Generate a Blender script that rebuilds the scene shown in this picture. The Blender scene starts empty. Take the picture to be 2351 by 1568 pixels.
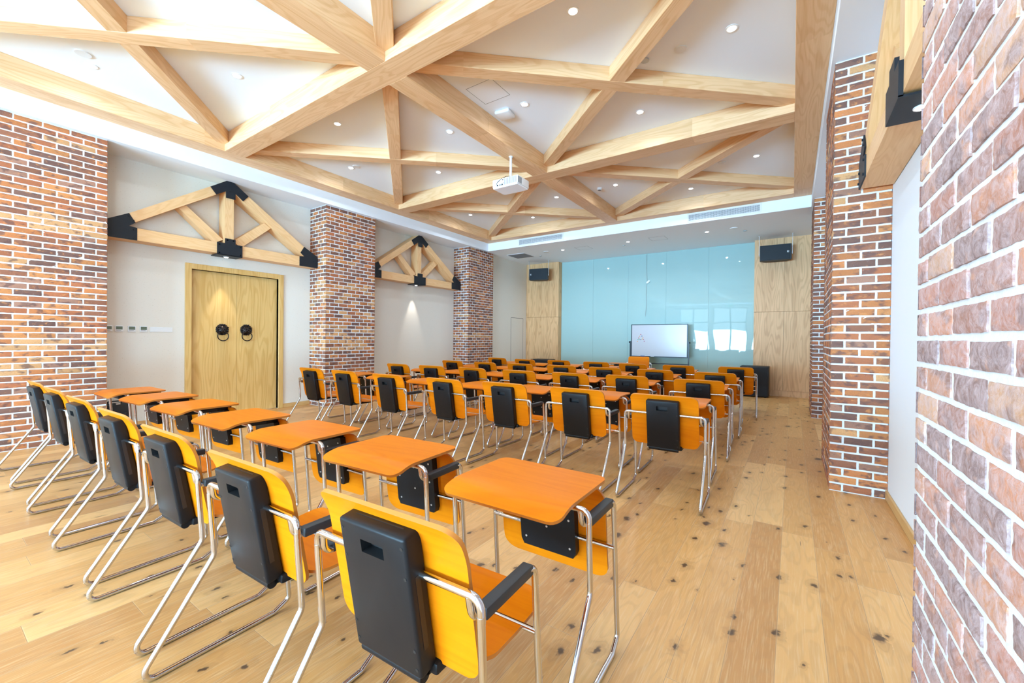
import bpy, bmesh, math, random
from mathutils import Vector, Matrix
R = math.radians
S = bpy.context.scene
COL = S.collection

# ------------------------------------------------------------------ camera
YAW, PIT, ROL, FPX = 0.59569356, -0.0072858, 0.01019814, 949.43
cam_d = bpy.data.cameras.new('camera'); cam = bpy.data.objects.new('camera', cam_d); COL.objects.link(cam)
cam_d.sensor_fit = 'HORIZONTAL'; cam_d.sensor_width = 36.0; cam_d.lens = FPX / 2351 * 36.0
cam_d.clip_start = 0.02; cam_d.clip_end = 200
_f = Vector((-math.sin(YAW), math.cos(YAW), 0)); _r = Vector((math.cos(YAW), math.sin(YAW), 0)); _u = Vector((0, 0, 1))
_f2 = _f * math.cos(PIT) + _u * math.sin(PIT); _u2 = _u * math.cos(PIT) - _f * math.sin(PIT)
_r3 = _r * math.cos(ROL) + _u2 * math.sin(ROL); _u3 = _u2 * math.cos(ROL) - _r * math.sin(ROL)
cam.matrix_world = Matrix(((_r3.x, _u3.x, -_f2.x, 0), (_r3.y, _u3.y, -_f2.y, 0), (_r3.z, _u3.z, -_f2.z, 1.4), (0, 0, 0, 1)))
S.camera = cam
S.render.resolution_x, S.render.resolution_y = 2351, 1568

# ------------------------------------------------------------------ exposure, world, big lights
S.view_settings.view_transform = 'Standard'; S.view_settings.look = 'None'
S.view_settings.gamma = 1.0; S.view_settings.use_curve_mapping = False
S.view_settings.exposure = -0.47
try:
    S.cycles.use_light_tree = True; S.cycles.max_bounces = 8; S.cycles.diffuse_bounces = 5; S.cycles.glossy_bounces = 4
    S.cycles.sample_clamp_indirect = 6; S.cycles.caustics_reflective = False; S.cycles.caustics_refractive = False
    S.cycles.use_denoising = True; S.cycles.adaptive_threshold = 0.04
except Exception: pass
w = bpy.data.worlds.new('sky'); S.world = w; w.use_nodes = True
w.node_tree.nodes['Background'].inputs[0].default_value = (0.80, 0.90, 1.0, 1); w.node_tree.nodes['Background'].inputs[1].default_value = 2.0
BACK_Y = -9.0
def area(name, loc, rot, sx, sy, power, color):
    l = bpy.data.lights.new(name, 'AREA'); l.shape = 'RECTANGLE'; l.size = sx; l.size_y = sy; l.energy = power; l.color = color
    o = bpy.data.objects.new(name, l); COL.objects.link(o); o.location = loc; o.rotation_euler = rot; return o
# daylight arriving at the window wall behind the camera and the glazed end of the side wall
DAY = (0.52, 0.78, 1.0)
area('window_daylight', (-3.8, BACK_Y - 0.35, 2.0), (R(90), 0, 0), 8.0, 3.9, 1300, DAY)
area('side_window_daylight', (-8.75, -5.2, 2.0), (R(90), 0, R(-90)), 5.6, 3.6, 90, DAY)
area('side_window_daylight', (1.25, -4.6, 2.0), (R(90), 0, R(90)), 6.0, 3.6, 260, DAY)
# added area panels outside, aimed up through the windows to brighten the ceiling
area('added_uplight', (-3.8, BACK_Y - 2.2, 1.0), (R(128), 0, 0), 10.0, 3.0, 16500, (.38, .69, 1.0))
area('added_uplight', (-9.9, -5.2, .60), (R(125), 0, R(-90)), 5.6, 1.2, 650, (.40, .70, 1.0))
area('added_uplight', (2.4, -4.6, .60), (R(125), 0, R(90)), 6.0, 1.2, 1500, (.40, .70, 1.0))
SPOT_W = 60; SPOT_C = (0.72, 0.86, 1.0)

# ------------------------------------------------------------------ materials
def new_mat(name):
    m = bpy.data.materials.new(name); m.use_nodes = True
    nt = m.node_tree; b = nt.nodes['Principled BSDF']; return m, nt, b
def plain(name, col, rough=0.5, metal=0.0, coat=0.0, emit=None, estr=0, spec=None):
    m, nt, b = new_mat(name)
    b.inputs['Base Color'].default_value = (*col, 1); b.inputs['Roughness'].default_value = rough; b.inputs['Metallic'].default_value = metal
    b.inputs['Coat Weight'].default_value = coat
    if spec is not None: b.inputs['Specular IOR Level'].default_value = spec
    if emit: b.inputs['Emission Color'].default_value = (*emit, 1); b.inputs['Emission Strength'].default_value = estr
    return m
class N:
    """tiny node helper"""
    def __init__(s, nt): s.nt = nt
    def add(s, t, **kw):
        n = s.nt.nodes.new(t)
        for k, v in kw.items(): setattr(n, k, v)
        return n
    def link(s, a, b): s.nt.links.new(a, b)
    def _in(s, sock, v):
        if isinstance(v, (int, float)): sock.default_value = v
        elif isinstance(v, tuple): sock.default_value = v if len(v) == len(sock.default_value) else (*v, 1)
        else: s.link(v, sock)
    def math(s, op, a, b=0.0, c=None, clamp=False):
        n = s.add('ShaderNodeMath', operation=op); n.use_clamp = clamp
        s._in(n.inputs[0], a); s._in(n.inputs[1], b)
        if c is not None: s._in(n.inputs[2], c)
        return n.outputs[0]
    def mix(s, f, a, b, mode='MIX'):
        n = s.add('ShaderNodeMix', data_type='RGBA', blend_type=mode); s._in(n.inputs[0], f); s._in(n.inputs[6], a); s._in(n.inputs[7], b); return n.outputs[2]
    def noise(s, vec, scale=5, detail=2, rough=0.5, dist=0.0, dim='3D'):
        n = s.add('ShaderNodeTexNoise', noise_dimensions=dim); s.link(vec, n.inputs['Vector']); n.inputs['Scale'].default_value = scale
        n.inputs['Detail'].default_value = detail; n.inputs['Roughness'].default_value = rough; n.inputs['Distortion'].default_value = dist
        return n.outputs['Fac']
    def smooth(s, v, a, b, c=0.0, d=1.0):
        n = s.add('ShaderNodeMapRange', interpolation_type='SMOOTHSTEP'); s._in(n.inputs[0], v)
        for i, x in enumerate((a, b, c, d)): s._in(n.inputs[i + 1], x)
        return n.outputs[0]
    def comb(s, x, y, z):
        n = s.add('ShaderNodeCombineXYZ'); s._in(n.inputs[0], x); s._in(n.inputs[1], y); s._in(n.inputs[2], z); return n.outputs[0]
    def sep(s, v):
        n = s.add('ShaderNodeSeparateXYZ'); s.link(v, n.inputs[0]); return n.outputs
    def rand(s, v):
        n = s.add('ShaderNodeTexWhiteNoise', noise_dimensions='3D'); s.link(v, n.inputs['Vector']); return n.outputs['Value'], n.outputs['Color']
    def ramp(s, v, stops, interp='LINEAR'):
        n = s.add('ShaderNodeValToRGB'); n.color_ramp.interpolation = interp; e = n.color_ramp.elements
        while len(e) < len(stops): e.new(0.5)
        for i, (p, c) in enumerate(stops): e[i].position = p; e[i].color = (*c, 1)
        s.link(v, n.inputs[0]); return n.outputs[0]
    def bump(s, h, strength=0.3, dist=0.01):
        n = s.add('ShaderNodeBump'); n.inputs['Strength'].default_value = strength; n.inputs['Distance'].default_value = dist; s.link(h, n.inputs['Height']); return n.outputs[0]
def wood(name, axis, light, dark, rough=0.45, scale=1.0, joints=0.0, contrast=1.0, perobj=True):
    """axis: grain direction 'X','Y' or 'Z' of the object's own space"""
    m, nt, b = new_mat(name); n = N(nt)
    tc = n.add('ShaderNodeTexCoord'); x, y, z = n.sep(tc.outputs['Object'])
    g, p, q = {'X': (x, y, z), 'Y': (y, x, z), 'Z': (z, x, y)}[axis]
    oi = n.add('ShaderNodeObjectInfo'); rnd = oi.outputs['Random'] if perobj else 0.37
    off = n.math('MULTIPLY', rnd, 37.0)
    if joints:
        jb = n.math('FLOOR', n.math('ADD', n.math('DIVIDE', g, joints), off)); jr, _ = n.rand(n.comb(jb, off, 0.0))
        off = n.math('ADD', off, n.math('MULTIPLY', jr, 19.0))
    # warp so figure looks like flat-sawn cathedral grain
    v0 = n.comb(n.math('ADD', n.math('MULTIPLY', g, 0.55 * scale), off), n.math('MULTIPLY', p, 4.2 * scale), n.math('MULTIPLY', q, 4.2 * scale))
    big = n.noise(v0, 1.0, 2, 0.45)
    rings = n.math('SINE', n.math('ADD', n.math('MULTIPLY', big, 95.0), n.math('MULTIPLY', n.math('ADD', p, q), 22.0 * scale)))
    rings = n.smooth(rings, -0.2, 1.0)
    v1 = n.comb(n.math('ADD', n.math('MULTIPLY', g, 2.0), off), n.math('MULTIPLY', p, 95.0), n.math('MULTIPLY', q, 95.0))
    fine = n.noise(v1, 1.0, 3, 0.6)
    v2 = n.comb(n.math('ADD', n.math('MULTIPLY', g, 0.4), off), n.math('MULTIPLY', p, 7.0), n.math('MULTIPLY', q, 7.0))
    broad = n.noise(v2, 1.0, 2, 0.5)
    f = n.math('ADD', n.math('MULTIPLY', rings, 0.38 * contrast), n.math('MULTIPLY', n.smooth(fine, .35, .7), 0.30 * contrast))
    f = n.math('ADD', f, n.math('MULTIPLY', n.smooth(broad, .3, .7), 0.35 * contrast), clamp=True)
    c = n.mix(f, light, dark)
    if joints: c = n.mix(n.math('MULTIPLY', jr, 0.35), c, tuple(v * 0.72 for v in dark))
    n.link(c, b.inputs['Base Color']); b.inputs['Roughness'].default_value = rough
    n.link(n.bump(fine, 0.08, 0.002), b.inputs['Normal']); return m

M = {}
M['beam'] = wood('ash_beam', 'X', (.90, .585, .33), (.72, .395, .175), 0.5, 1.0, joints=2.3)
M['truss'] = wood('ash_truss', 'X', (.86, .55, .28), (.74, .42, .18), 0.5, 1.2)
M['panel'] = wood('oak_panelling', 'Z', (.80, .475, .235), (.52, .265, .105), 0.5, 0.75, contrast=1.0)
M['door'] = wood('door_veneer', 'Z', (.74, .48, .18), (.58, .33, .09), 0.42, 0.75, contrast=1.1)
M['base'] = wood('skirting_wood', 'Y', (.70, .43, .17), (.58, .33, .12), 0.45, 1.0)
M['orange'] = wood('amber_plywood', 'X', (.76, .212, .0040), (.66, .158, .003), 0.34, 0.8, contrast=0.8)
M['orange'].node_tree.nodes['Principled BSDF'].inputs['Coat Weight'].default_value = 0.0
M['orange'].node_tree.nodes['Principled BSDF'].inputs['Coat Roughness'].default_value = 0.18
M['ply_edge'] = plain('plywood_edge', (.52, .17, .022), 0.4)
M['orange'].node_tree.nodes['Principled BSDF'].inputs['Specular IOR Level'].default_value = 0.08
M['white'] = plain('white_paint', (.86, .90, .95), 0.7)
M['white_gloss'] = plain('white_plastic', (.78, .79, .80), 0.35)
M['grey_ceil'] = plain('ceiling_paint', (.66, .66, .69), 0.75)
M['chrome'] = plain('chrome', (.66, .67, .70), 0.10, 1.0)
M['steel_black'] = plain('black_steel', (.012, .015, .020), 0.5, spec=.3)
M['plastic_black'] = plain('black_plastic', (.009, .0085, .0095), 0.42, spec=.22)
M['hole'] = plain('dark_recess', (.006, .006, .007), 0.5)
M['pad'] = plain('black_armrest', (.020, .020, .022), 0.5)
M['screwhead'] = plain('screw_head', (.75, .75, .75), 0.3, 0.6)
M['speaker'] = plain('speaker_black', (.013, .015, .018), 0.55)
M['fabric_black'] = plain('black_nylon', (.014, .014, .016), 0.7)
M['lamp'] = plain('lamp_lens', (1, 1, 1), 0.4, emit=(1.0, 0.94, 0.84), estr=16)
M['metal_grey'] = plain('grey_metal', (.55, .57, .60), 0.35, 0.8)
M['board'] = plain('whiteboard_face', (.52, .53, .57), 0.2)
M['board_frame'] = plain('board_frame', (.02, .03, .04), 0.35)
M['bronze'] = plain('dark_bronze', (.030, .022, .020), 0.38, 0.7)
M['lcd'] = plain('lcd_screen', (.13, .16, .11), 0.25)
M['grille_dark'] = plain('vent_dark', (.16, .17, .18), 0.6)
M['cassette'] = plain('cassette_grille', (.20, .19, .19), 0.6)
def _winglass():
    m, nt, b = new_mat('window_glass'); n = N(nt); out = nt.nodes['Material Output']
    t = n.add('ShaderNodeBsdfTransparent'); g = n.add('ShaderNodeBsdfGlossy'); g.inputs['Roughness'].default_value = 0.02
    t.inputs[0].default_value = (.93, .96, .96, 1)
    mx = n.add('ShaderNodeMixShader'); mx.inputs[0].default_value = 0.07; n.link(t.outputs[0], mx.inputs[1]); n.link(g.outputs[0], mx.inputs[2]); n.link(mx.outputs[0], out.inputs[0]); return m
M['winglass'] = _winglass()
M['winframe'] = plain('dark_window_frame', (.05, .055, .06), 0.4)
def _teal():
    m, nt, b = new_mat('back_painted_glass'); b.inputs['Base Color'].default_value = (.37, .545, .53, 1)
    b.inputs['Roughness'].default_value = 0.5; b.inputs['Specular IOR Level'].default_value = 0.1
    b.inputs['Coat Weight'].default_value = 1.0; b.inputs['Coat Roughness'].default_value = 0.015; b.inputs['Coat IOR'].default_value = 1.36
    n = N(nt); tc = n.add('ShaderNodeTexCoord'); h = n.noise(tc.outputs['Object'], 0.9, 1, 0.4)
    bm = n.bump(h, 0.10, 0.05); n.link(bm, b.inputs['Coat Normal']); return m
M['teal'] = _teal()
def _plaster():
    m, nt, b = new_mat('cream_textured_wallpaper'); n = N(nt); tc = n.add('ShaderNodeTexCoord'); v = tc.outputs['Object']
    x, y, z = n.sep(v)
    f = n.noise(n.comb(n.math('MULTIPLY', x, 60.), n.math('MULTIPLY', y, 40.), n.math('MULTIPLY', z, 90.)), 1.0, 3, .6)
    c = n.mix(n.smooth(f, .62, .72), (.76, .71, .63), (.60, .52, .42))
    c = n.mix(n.math('MULTIPLY', n.noise(v, 300, 2, .7), .12), c, (.62, .54, .46))
    n.link(c, b.inputs['Base Color']); b.inputs['Roughness'].default_value = .8; n.link(n.bump(f, .15, .002), b.inputs['Normal']); return m
M['plaster'] = _plaster()
def _brick():
    m, nt, b = new_mat('handmade_brick'); n = N(nt)
    at = n.add('ShaderNodeAttribute'); at.attribute_name = 'brick_colour'; base = at.outputs['Color']; al = at.outputs['Alpha']
    tc = n.add('ShaderNodeTexCoord'); v = tc.outputs['Object']; x, y, z = n.sep(v)
    sh = n.comb(n.math('ADD', x, n.math('MULTIPLY', al, 7.)), n.math('ADD', y, n.math('MULTIPLY', al, 3.)), n.math('ADD', n.math('MULTIPLY', z, 1.6), al))
    patch = n.noise(sh, 11, 2, .5)
    c = n.mix(n.math('MULTIPLY', n.smooth(patch, .50, .66), .76), base, (.12, .055, .045))
    p2 = n.noise(sh, 17, 2, .5, 0.3)
    c = n.mix(n.math('MULTIPLY', n.smooth(p2, .58, .75), .55), c, (.72, .27, .07))
    fine = n.noise(v, 120, 3, .7)
    c = n.mix(n.math('MULTIPLY', n.smooth(fine, .35, .7), .25), c, (.16, .08, .06))
    haze = n.noise(v, 22, 4, .75, .6)
    c = n.mix(n.math('MULTIPLY', n.smooth(haze, .60, .85), .40), c, (.62, .55, .54))
    speck = n.noise(v, 210, 2, .6)
    c = n.mix(n.math('MULTIPLY', n.smooth(speck, .70, .78), .65), c, (.75, .72, .70))
    n.link(c, b.inputs['Base Color']); b.inputs['Roughness'].default_value = .75
    h = n.math('ADD', n.math('MULTIPLY', fine, .5), n.math('MULTIPLY', n.noise(v, 35, 3, .6), 1.0))
    n.link(n.bump(h, .5, .004), b.inputs['Normal']); return m
def _brick_light_haze():  # same brick, with the pale haze of light mixed into its colour
    m = M['brick'].copy(); m.name = 'light_hazed_brick'; nt = m.node_tree; b = nt.nodes['Principled BSDF']; n = N(nt)
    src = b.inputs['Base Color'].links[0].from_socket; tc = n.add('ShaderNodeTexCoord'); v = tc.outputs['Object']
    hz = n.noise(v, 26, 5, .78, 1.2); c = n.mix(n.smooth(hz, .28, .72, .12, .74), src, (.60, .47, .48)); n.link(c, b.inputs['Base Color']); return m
M['brick'] = _brick(); M['brick_light_haze'] = _brick_light_haze()
def _mortar():
    m, nt, b = new_mat('white_mortar'); n = N(nt); tc = n.add('ShaderNodeTexCoord'); f = n.noise(tc.outputs['Object'], 60, 4, .65)
    n.link(n.mix(f, (.78, .79, .79), (.64, .64, .64)), b.inputs['Base Color']); b.inputs['Roughness'].default_value = .85
    n.link(n.bump(f, .4, .004), b.inputs['Normal']); return m
M['mortar'] = _mortar()
def _floor():
    m, nt, b = new_mat('knotty_oak_boards'); n = N(nt); tc = n.add('ShaderNodeTexCoord'); x, y, z = n.sep(tc.outputs['Object'])
    W, L = 0.187, 1.85
    u = n.math('DIVIDE', n.math('ADD', x, 0.045), W); i = n.math('FLOOR', u); fu = n.math('SUBTRACT', u, i)
    r1, _ = n.rand(n.comb(i, 3.3, 1.7)); vv = n.math('ADD', n.math('DIVIDE', y, L), n.math('MULTIPLY', r1, 9.0)); j = n.math('FLOOR', vv); fv = n.math('SUBTRACT', vv, j)
    r2, rc = n.rand(n.comb(i, j, 5.1)); r3, _ = n.rand(n.comb(i, j, 9.7)); off = n.math('MULTIPLY', r2, 50.0)
    px = n.math('ADD', n.math('MULTIPLY', x, 1.0), off)
    warp = n.noise(n.comb(n.math('MULTIPLY', px, 6.0), n.math('ADD', n.math('MULTIPLY', y, 1.1), off), 0.0), 1.0, 2, .5)
    # knots
    kv = n.add('ShaderNodeTexVoronoi', voronoi_dimensions='2D', feature='F1'); kv.inputs['Scale'].default_value = 1.0
    wob = n.noise(tc.outputs['Object'], 16, 2, .6)
    wob2 = n.noise(tc.outputs['Object'], 45, 3, .7); kx = n.math('ADD', n.math('MULTIPLY', x, 6.2), n.math('ADD', n.math('MULTIPLY', wob, .30), n.math('MULTIPLY', wob2, .16))); ky = n.math('ADD', n.math('MULTIPLY', y, 3.4), n.math('ADD', n.math('MULTIPLY', wob, .22), n.math('MULTIPLY', wob2, .10)))
    n.link(n.comb(kx, ky, 0.0), kv.inputs['Vector']); d = kv.outputs['Distance']; kr = n.add('ShaderNodeSeparateColor'); n.link(kv.outputs['Color'], kr.inputs[0])
    size = n.math('ADD', n.smooth(kr.outputs[0], .30, 1.0, -.01, .135), n.smooth(kr.outputs[1], .84, 1.0, 0.0, .17))
    size = n.math('MULTIPLY', size, n.smooth(x, -4.5, -1.0, .55, 1.0))   # the boards by the side wall carry more knots
    rel = n.math('DIVIDE', d, n.math('MAXIMUM', size, .001))
    knot = n.math('SUBTRACT', 1.0, n.smooth(rel, .35, .95)); halo = n.math('SUBTRACT', 1.0, n.smooth(rel, .6, 3.0))
    knot = n.math('MULTIPLY', knot, n.math('GREATER_THAN', size, .025)); halo = n.math('MULTIPLY', halo, n.math('GREATER_THAN', size, .025))
    ringf = n.math('ADD', n.math('MULTIPLY', warp, 70.0), n.math('MULTIPLY', halo, 9.0))
    ringf = n.math('ADD', ringf, n.math('MULTIPLY', fu, 6.0)); rings = n.smooth(n.math('SINE', ringf), .0, 1.0)
    fine = n.noise(n.comb(n.math('MULTIPLY', px, 160.), n.math('MULTIPLY', y, 6.0), off), 1.0, 3, .6)
    tone = n.ramp(r3, [(0.0, (.53, .25, .075)), (.35, (.64, .328, .102)), (.7, (.72, .39, .135)), (1.0, (.81, .475, .185))])
    c = n.mix(n.math('MULTIPLY', rings, .17), tone, (.34, .18, .07))
    c = n.mix(n.math('MULTIPLY', n.smooth(fine, .45, .75), .34), c, (.86, .66, .40))
    cloud = n.noise(n.comb(n.math('MULTIPLY', px, 3.0), y, off), 1.3, 3, .6); c = n.mix(n.math('MULTIPLY', n.smooth(cloud, .35, .75), .28), c, (.50, .27, .10))
    c = n.mix(n.math('MULTIPLY', halo, .42), c, (.38, .19, .06)); c = n.mix(n.math('MULTIPLY', knot, .88), c, (.05, .026, .015))
    # long dark splits
    sp = n.noise(n.comb(n.math('MULTIPLY', px, 28.), n.math('MULTIPLY', y, 1.6), 2.0), 1.0, 2, .5, .4); gate = n.noise(n.comb(px, n.math('MULTIPLY', y, .8), 8.0), 2.0, 1, .5)
    c = n.mix(n.math('MULTIPLY', n.math('MULTIPLY', n.smooth(sp, .70, .745), n.smooth(gate, .54, .60)), .8), c, (.10, .05, .03))
    eu = n.math('MINIMUM', fu, n.math('SUBTRACT', 1.0, fu)); ev = n.math('MULTIPLY', n.math('MINIMUM', fv, n.math('SUBTRACT', 1.0, fv)), L / W)
    e = n.math('MINIMUM', eu, ev); seam = n.math('SUBTRACT', 1.0, n.smooth(e, .004, .012)); bev = n.math('SUBTRACT', 1.0, n.smooth(e, .0, .03))
    c = n.mix(n.math('MULTIPLY', bev, .22), c, (.90, .70, .42)); c = n.mix(n.math('MULTIPLY', seam, .55), c, (.30, .15, .06))
    n.link(c, b.inputs['Base Color']); n.link(n.math('ADD', n.math('MULTIPLY', fine, .16), .30), b.inputs['Roughness'])
    h = n.math('SUBTRACT', n.math('MULTIPLY', fine, .12), n.math('ADD', n.math('MULTIPLY', seam, .8), n.math('MULTIPLY', knot, .3)))
    n.link(n.bump(h, .25, .003), b.inputs['Normal']); return m
M['floor'] = _floor()

# ------------------------------------------------------------------ helpers
def link(name, me, mats, parent=None):
    o = bpy.data.objects.new(name, me); COL.objects.link(o)
    if not isinstance(mats, (list, tuple)): mats = [mats]
    if not me.materials:
        for m in mats: me.materials.append(m)
    if parent is not None: o.parent = parent
    return o
def obj(name, bm, mats, parent=None, smooth=False):
    me = bpy.data.meshes.new(name); bm.normal_update(); bm.to_mesh(me); bm.free()
    if smooth:
        for p in me.polygons: p.use_smooth = True
        try: me.set_sharp_from_angle(angle=R(38))
        except Exception: pass
    return link(name, me, mats, parent)
def tag(o, label=None, cat=None, group=None, kind=None):
    if label: o['label'] = label
    if cat: o['category'] = cat
    if group: o['group'] = group
    if kind: o['kind'] = kind
    return o
def thing(name, label, cat, loc=(0, 0, 0), rz=0.0, group=None):
    o = bpy.data.objects.new(name, None); COL.objects.link(o); o.empty_display_size = .1
    o.location = loc; o.rotation_euler = (0, 0, rz); return tag(o, label, cat, group)
def box(bm, x0, x1, y0, y1, z0, z1, bev=0.0, seg=2, mi=0):
    vs = [bm.verts.new(p) for p in ((x0, y0, z0), (x1, y0, z0), (x1, y1, z0), (x0, y1, z0), (x0, y0, z1), (x1, y0, z1), (x1, y1, z1), (x0, y1, z1))]
    fs = [bm.faces.new([vs[i] for i in f]) for f in ((0, 3, 2, 1), (4, 5, 6, 7), (0, 1, 5, 4), (1, 2, 6, 5), (2, 3, 7, 6), (3, 0, 4, 7))]
    for f in fs: f.material_index = mi
    if bev: bmesh.ops.bevel(bm, geom=list({e for f in fs for e in f.edges}), offset=bev, segments=seg, affect='EDGES', profile=0.5)
    return vs
def B(x0, x1, y0, y1, z0, z1, bev=0.0, seg=2):
    bm = bmesh.new(); box(bm, x0, x1, y0, y1, z0, z1, bev, seg); return bm
def fillet(pts, rads, n=7):
    out = [Vector(pts[0])]
    for k in range(1, len(pts) - 1):
        a, b, c = Vector(pts[k - 1]), Vector(pts[k]), Vector(pts[k + 1]); r = rads[k - 1]
        u, v = (a - b).normalized(), (c - b).normalized(); ang = u.angle(v)
        if r <= 0 or ang > 3.1: out.append(b); continue
        t = min(r / math.tan(ang / 2), (a - b).length * .49, (c - b).length * .49); r = t * math.tan(ang / 2)
        cen = b + (u + v).normalized() * (r / math.sin(ang / 2)); p0, p1 = b + u * t, b + v * t
        d0, d1 = p0 - cen, p1 - cen; tot = d0.angle(d1); ax = d0.cross(d1).normalized()
        for i in range(n + 1): out.append(cen + Matrix.Rotation(tot * i / n, 3, ax) @ d0)
    out.append(Vector(pts[-1])); return out
def tube(bm, P, r, seg=10, caps=True, mi=0):
    P = [Vector(p) for p in P]; rings = []; nrm = None
    for i, p in enumerate(P):
        t = (P[min(i + 1, len(P) - 1)] - P[max(i - 1, 0)]).normalized()
        if nrm is None: nrm = t.orthogonal().normalized()
        nrm = (nrm - t * nrm.dot(t)).normalized(); bn = t.cross(nrm)
        rings.append([bm.verts.new(p + (nrm * math.cos(2 * math.pi * k / seg) + bn * math.sin(2 * math.pi * k / seg)) * r) for k in range(seg)])
    for a, b in zip(rings, rings[1:]):
        for k in range(seg): bm.faces.new((a[k], a[(k + 1) % seg], b[(k + 1) % seg], b[k])).material_index = mi
    if caps: bm.faces.new(rings[0][::-1]).material_index = mi; bm.faces.new(rings[-1]).material_index = mi
def cyl(bm, c, axis, r, h, seg=16, mi=0):
    c = Vector(c); a = Vector(axis).normalized(); tube(bm, [c - a * h / 2, c + a * h / 2], r, seg, True, mi)
def poly_prism(bm, pts2, place, t0, t1, mi=0):
    """pts2 outline; place(a,b,t)->xyz"""
    f = [bm.verts.new(place(a, b, t0)) for a, b in pts2]; k = [bm.verts.new(place(a, b, t1)) for a, b in pts2]
    F = [bm.faces.new(f), bm.faces.new(k[::-1])]
    for i in range(len(f)):
        j = (i + 1) % len(f); F.append(bm.faces.new((f[j], f[i], k[i], k[j])))
    for q in F: q.material_index = mi
    bmesh.ops.recalc_face_normals(bm, faces=F)
def ply(prof, W, Rr, t, nu=10, mi_edge=1):
    """curved rounded-rectangle plywood: prof list of (y,z); thickness to the side of +normal; corners radius Rr"""
    bm = bmesh.new(); P = [Vector((0, y, z)) for y, z in prof]; s = [0.0]
    for a, b in zip(P, P[1:]): s.append(s[-1] + (b - a).length)
    L = s[-1]; st = sorted({0.0, L} | {Rr * (1 - math.cos(math.pi / 2 * i / 6)) for i in range(1, 7)} | {L - Rr * (1 - math.cos(math.pi / 2 * i / 6)) for i in range(1, 7)} | set(x for x in s if Rr < x < L - Rr))
    def at(x):
        for i in range(len(s) - 1):
            if x <= s[i + 1] + 1e-9:
                f = (x - s[i]) / max(s[i + 1] - s[i], 1e-9); return P[i].lerp(P[i + 1], f)
        return P[-1]
    rows = []
    for x in st:
        p = at(x); tn = (at(min(x + .012, L)) - at(max(x - .012, 0))).normalized(); nr = Vector((0, -tn.z, tn.y))
        dd = min(x, L - x); hw = W / 2 - (Rr - math.sqrt(max(Rr * Rr - (Rr - dd) ** 2, 0)) if dd < Rr else 0)
        top = [bm.verts.new(p + Vector((-hw + 2 * hw * k / nu, 0, 0)) + nr * t) for k in range(nu + 1)]
        bot = [bm.verts.new(p + Vector((-hw + 2 * hw * k / nu, 0, 0))) for k in range(nu + 1)]; rows.append((top, bot))
    for (a, b), (c, d) in zip(rows, rows[1:]):
        for k in range(nu): bm.faces.new((a[k], a[k + 1], c[k + 1], c[k])); bm.faces.new((b[k], d[k], d[k + 1], b[k + 1]))
        bm.faces.new((a[0], c[0], d[0], b[0])).material_index = mi_edge; bm.faces.new((a[nu], b[nu], d[nu], c[nu])).material_index = mi_edge
    a, b = rows[0]
    for k in range(nu): bm.faces.new((a[k], b[k], b[k + 1], a[k + 1])).material_index = mi_edge
    a, b = rows[-1]
    for k in range(nu): bm.faces.new((a[k], a[k + 1], b[k + 1], b[k])).material_index = mi_edge
    bmesh.ops.recalc_face_normals(bm, faces=bm.faces[:]); return bm
def bez(p0, p1, p2, n=6):
    return [((1 - t) ** 2 * p0[0] + 2 * t * (1 - t) * p1[0] + t * t * p2[0], (1 - t) ** 2 * p0[1] + 2 * t * (1 - t) * p1[1] + t * t * p2[1]) for t in [i / n for i in range(n + 1)]]
def kids(o): return [c for c in bpy.data.objects if c.parent is o]
def dup(root, kidmap, loc, rz, label, group=None):
    c = root.copy(); COL.objects.link(c); c.location = loc; c.rotation_euler = (0, 0, rz); c['label'] = label
    if group: c['group'] = group
    def rec(src, dst):
        for k in kidmap.get(src.name, []):
            d = k.copy(); COL.objects.link(d); d.parent = dst; rec(k, d)
    rec(root, c); return c
def kidmap_of(root):
    mp = {}
    def rec(o):
        mp[o.name] = kids(o)
        for k in mp[o.name]: rec(k)
    rec(root); return mp

# ------------------------------------------------------------------ room shell
XL, XR, PL, PR = -8.25, 0.72, -7.68, 0.30            # walls, pillar faces
ZS, ZB, ZC, ZD = 4.02, 4.25, 4.52, 4.35              # soffit, beam underside, tray ceiling, diagonal underside
GY, WY = 12.72, 12.50                                # glass board, timber panels
def struct(name, bm, m, parent=None, smooth=False):
    o = obj(name, bm, m, parent, smooth)
    if parent is None: o['kind'] = 'structure'
    return o
struct('floor', B(XL - .4, XR + .4, BACK_Y - .2, 13.1, -.12, 0), M['floor'])
# left wall with the door opening
bm = bmesh.new()
for y0, y1, z0, z1 in ((-2.4, 2.69, 0, 4.75), (2.69, 4.09, 2.50, 4.75), (4.09, 10.26, 0, 4.75), (BACK_Y, -8.1, 0, 4.75), (-8.1, -2.4, 3.85, 4.75), (-8.1, -2.4, -.0, .12)): box(bm, XL - .2, XL, y0, y1, z0, z1)
struct('wall_left', bm, M['plaster'])
bm = bmesh.new(); box(bm, XL - .2, -7.88, 10.26, 12.95, 0, 4.05)
struct('wall_left_end', bm, M['plaster'])
bm = bmesh.new()
for y0, y1, z0, z1 in ((-1.2, 12.95, 0, 4.75), (BACK_Y, -7.9, 0, 4.75), (-7.9, -1.2, 3.85, 4.75), (-7.9, -1.2, 0, .12)): box(bm, XR, XR + .2, y0, y1, z0, z1)
struct('wall_right', bm, M['white'])
struct('wall_front', B(-7.9, XR, 12.76, 12.95, 0, 4.3), M['white'])
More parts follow.
